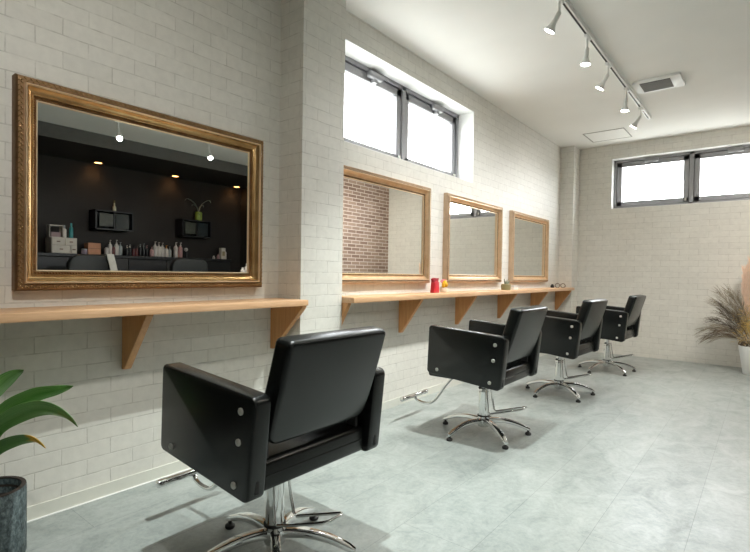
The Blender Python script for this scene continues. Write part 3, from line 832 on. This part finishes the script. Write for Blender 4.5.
MB().box(-.07, .07, -.085, .085, 0, .165).bevel(.003, 1).build('case', plain('orange_box', (.50, .22, .11), .5), t)
MB().box(-.072, .072, -.087, .087, .083, .089).build('seam', plain('brown_seam', (.20, .10, .05), .5), t)
t = empty('jar', (5.14, 2.80, CZ)); tag(t, 'small mauve jar between the drawer box and the orange box on the reflected counter', 'jar')
MB().lathe([(.035, 0), (.04, .02), (.038, .06)], n=16).build('body', plain('mauve_jar', (.28, .22, .27), .4), t)
MB().lathe([(.038, .06), (.038, .075), (.03, .08)], n=16).build('lid', gy, t)
ys = [(3.12, .15, .028, wh, bk), (3.17, .225, .028, wh, wh), (3.215, .17, .026, dr, bk), (3.26, .23, .030, wh, wh), (3.315, .20, .028, gy, gy)]
names = ['short white pump bottle', 'tall white pump bottle', 'maroon pump bottle', 'tallest white pump bottle', 'grey pump bottle']
order = ['first', 'second', 'third', 'fourth', 'fifth']
for i, (y, h, r, bd, cp) in enumerate(ys): bottle(5.2, y, CZ, h, r, bd, cp, names[i] + ', %s of the five right of the orange box' % order[i])
row = [(3.41, .16, bk, wh, 'black bottle with white pump'), (3.455, .17, bk, wh, 'black bottle with pale pump'), (3.51, .15, dr, bk, 'maroon bottle with black pump'), (3.555, .16, dr, bk, 'dark maroon bottle'),
       (3.61, .19, bk, gy, 'black bottle with grey pump'), (3.665, .20, bk, gy, 'black bottle with tall grey pump'), (3.715, .175, bk, pk, 'black bottle with pink pump')]
order = ['first', 'second', 'third', 'fourth', 'fifth', 'sixth', 'seventh']
for i, (y, h, bd, cp, nm) in enumerate(row): bottle(5.2, y, CZ, h, .023, bd, cp, nm + ', %s in the reflected counter\'s dark row' % order[i])
row = [(3.79, .155, .03, pk, pk, 'pink bottle'), (3.845, .245, .032, wh, wh, 'white pump bottle'), (3.905, .235, .032, wh, wh, 'white pump bottle with short neck'), (3.965, .23, .032, wh, wh, 'cream pump bottle'), (4.03, .19, .03, wh, og, 'white bottle with orange pump'), (4.085, .175, .026, gy, gy, 'grey bottle')]
for i, (y, h, r, bd, cp, nm) in enumerate(row): bottle(5.2, y, CZ, h, r, bd, cp, nm + ', %s in the reflected counter\'s pale row' % order[i])
for y, nm in ((4.19, 'left of the pale pair of pump bottles under the right wall cabinet'), (4.27, 'right of the pale pair of pump bottles under the right wall cabinet')):
    bottle(5.2, y, CZ, .25, .034, pk if y > 4.2 else wh, wh, nm)
t = empty('tissue_holder', (5.2, 4.37, CZ)); tag(t, 'small white knobbed jar right of the pale pair on the reflected counter', 'jar')
MB().lathe([(.02, 0), (.022, .10), (.012, .11)], n=12).build('body', bk, t); MB().ball((0, 0, .14), .032, 2).build('knob', wh, t)
for i, (y, h, r, bd) in enumerate([(5.06 - .17, .06, .022, wh), (4.98, .09, .025, pk)]):
    bottle(5.2, y, CZ, h, r, bd, bd, ['tiny white pot left of the cream box, reflected counter', 'small pink pot beside the cream box on the reflected counter'][i], False)
t = empty('cream_box', (5.2, 5.065, CZ)); tag(t, 'cream upright box at the right end of the reflected counter', 'box')
MB().box(-.04, .04, -.045, .035, 0, .20).bevel(.003, 1).build('case', cream, t); MB().box(-.041, -.039, -.03, .02, .06, .14).build('print', plain('tan_print', (.30, .24, .12), .5), t)
bottle(5.2, 5.12, CZ, .19, .022, wh, bk, 'white bottle with dark cap right of the cream box on the reflected counter', False)

# two padded chairs in front of the counter, one with a towel
def padded_chair(y, lab):
    r = empty('padded_chair', (4.42, y, 0)); tag(r, lab, 'chair', 'dark padded chairs reflected in the largest mirror')
    gm = plain('dark_grey_vinyl', (.010, .012, .012), .5)
    MB().prism(rpoly([(-.27, .52), (.27, .52), (.29, 1.175), (-.29, 1.175)], [.05, .05, .13, .13], 8), lambda a, c2, w: (w + (c2 - .5) * -.12, a, c2), -.05, .05).bevel(.02, 3).build('backrest', gm, r, sharp=60)
    MB().box(.0, .46, -.27, .27, .42, .53).bevel(.03, 3).build('seat', gm, r)
    MB().lathe([(.27, 0), (.27, .015), (.05, .03), (.04, .05), (.04, .42)], (.22, 0, 0), 28).build('pedestal', 'chrome', r)
    return r
padded_chair(2.60, 'dark padded chair reflected below the white drawer box, with a pale towel over it')
padded_chair(3.93, 'dark padded chair reflected at the lower right of the largest mirror')
t = tag(MB().prism([(4.258, .93), (4.270, .93), (4.266, 1.184), (4.404, 1.184), (4.415, 1.05), (4.428, 1.05), (4.418, 1.196), (4.252, 1.196)], lambda a, c2, w: (a, w + (1.15 - c2) * .25, c2), 2.74, 2.83).bevel(.004, 2).build('towel', plain('pale_towel', (.50, .48, .44), .9), None), 'pale towel draped over the right corner of the reflected padded chair', 'towel')

t = empty('salon_trolley', (3.0, 3.93, 0)); tag(t, 'slim black trolley at the lower right of the largest mirror, carrying two white bottles', 'trolley')
MB().box(-.13, .13, -.15, .15, .93, .95).bevel(.004, 1).build('tray', blk, t)
MB().box(-.13, .13, -.15, .15, .35, .37).bevel(.004, 1).build('tray', blk, t)
for sx in (-.12, .12):
    for sy in (-.14, .14):
        MB().cyl((sx, sy, .05), (sx, sy, .95), .008, n=10).build('post', blk, t)
        MB().ball((sx, sy, .025), .025, 2, (.6, 1, 1)).build('caster', 'black_rubber', t)
bottle(3.0, 3.885, .95, .10, .026, wh, wh, 'shorter white bottle at the bottom right corner of the largest mirror', False, 'white bottles on the trolley')
bottle(3.0, 3.950, .95, .155, .028, wh, wh, 'taller white bottle at the bottom right corner of the largest mirror', False, 'white bottles on the trolley')

# recessed lamps in the dark soffit
for i, (y, lab) in enumerate(((3.03, 'warm round downlight at the left of the three in the reflected dark ceiling'), (4.21, 'warm round downlight in the middle of the three in the reflected dark ceiling'), (5.40, 'warm round downlight at the right of the three in the reflected dark ceiling'))):
    x = 5.27
    r = empty('downlight', (x, y, 2.542)); tag(r, lab, 'downlight', 'warm downlights seen in the largest mirror')
    MB().lathe([(.065, 0), (.065, -.006), (.052, -.008), (.05, 0)], n=28, cap=False).build('trim_ring', 'bulkhead', r)
    MB().lathe([(.05, -.001), (.05, -.004), (.03, -.006)], n=28).build('lamp', 'warm', r)
    L = bpy.data.lights.new('warm_beam', 'SPOT'); L.energy = 2.5; L.spot_size = 2.2; L.spot_blend = .7; L.color = (1, .55, .25); L.shadow_soft_size = .04
    lo = bpy.data.objects.new('warm_beam', L); COL.objects.link(lo); lo.parent = r; lo.location = (0, 0, -.012)

# ------------------------------------------------------------------ daylight
wd = bpy.data.worlds.new('overcast_sky'); S.world = wd; wd.use_nodes = True
nt = wd.node_tree; bg = nt.nodes['Background']
tc = nt.nodes.new('ShaderNodeTexCoord'); sx = nt.nodes.new('ShaderNodeSeparateXYZ'); nt.links.new(tc.outputs['Generated'], sx.inputs[0])
nt.links.new(ramp(nt, sx.outputs['Z'], [(.0, (.93, .97, 1)), (.5, (.93, .97, 1)), (1., (.93, .97, 1))]), bg.inputs['Color'])
e = nt.nodes['Color Ramp'].color_ramp.elements      # overcast sky over darker ground
e[0].position = 0; e[0].color = (.27, .28, .27, 1); e[1].position = .06; e[1].color = (.93, .97, 1, 1)
bg.inputs['Strength'].default_value = 17.
def portal(loc, rot, sx, sy):
    L = bpy.data.lights.new('daylight_portal', 'AREA'); L.shape = 'RECTANGLE'; L.size = sx; L.size_y = sy
    L.cycles.is_portal = True
    o = bpy.data.objects.new('daylight_portal', L); COL.objects.link(o); o.location = loc; o.rotation_euler = rot
portal(((FX0 + FX1) / 2, YF + .24, (FZ0 + FZ1) / 2), (-PI / 2, 0, 0), FX1 - FX0, FZ1 - FZ0)           # faces -y
portal((-.26, (WY0 + WY1) / 2, (WZ0 + WZ1) / 2), (0, -PI / 2, 0), WZ1 - WZ0, WY1 - WY0)               # faces +x


# ------------------------------------------------------------------ camera
cd = bpy.data.cameras.new('camera'); co = bpy.data.objects.new('camera', cd); COL.objects.link(co)
cd.sensor_fit = 'HORIZONTAL'; cd.sensor_width = 36; cd.lens = 489.54 / 750 * 36
cd.shift_y = 5.64 / 750
cd.clip_start = .02; cd.clip_end = 60
R = Vector((.78023089, .62532127, .0145969)); U = Vector((-.02212164, .00426467, .99974619)); F = Vector((-.62510031, .78035577, -.01716056))
co.matrix_world = Matrix(((R.x, U.x, -F.x, 2.1733), (R.y, U.y, -F.y, 0), (R.z, U.z, -F.z, 1.0), (0, 0, 0, 1)))
S.camera = co

S.view_settings.view_transform = 'Standard'; S.view_settings.look = 'None'
S.view_settings.gamma = 1; S.view_settings.exposure = .52; S.view_settings.use_curve_mapping = False
S.cycles.max_bounces = 10; S.cycles.diffuse_bounces = 6; S.cycles.transparent_max_bounces = 16
S.cycles.sample_clamp_indirect = 6
S.cycles.use_denoising = True
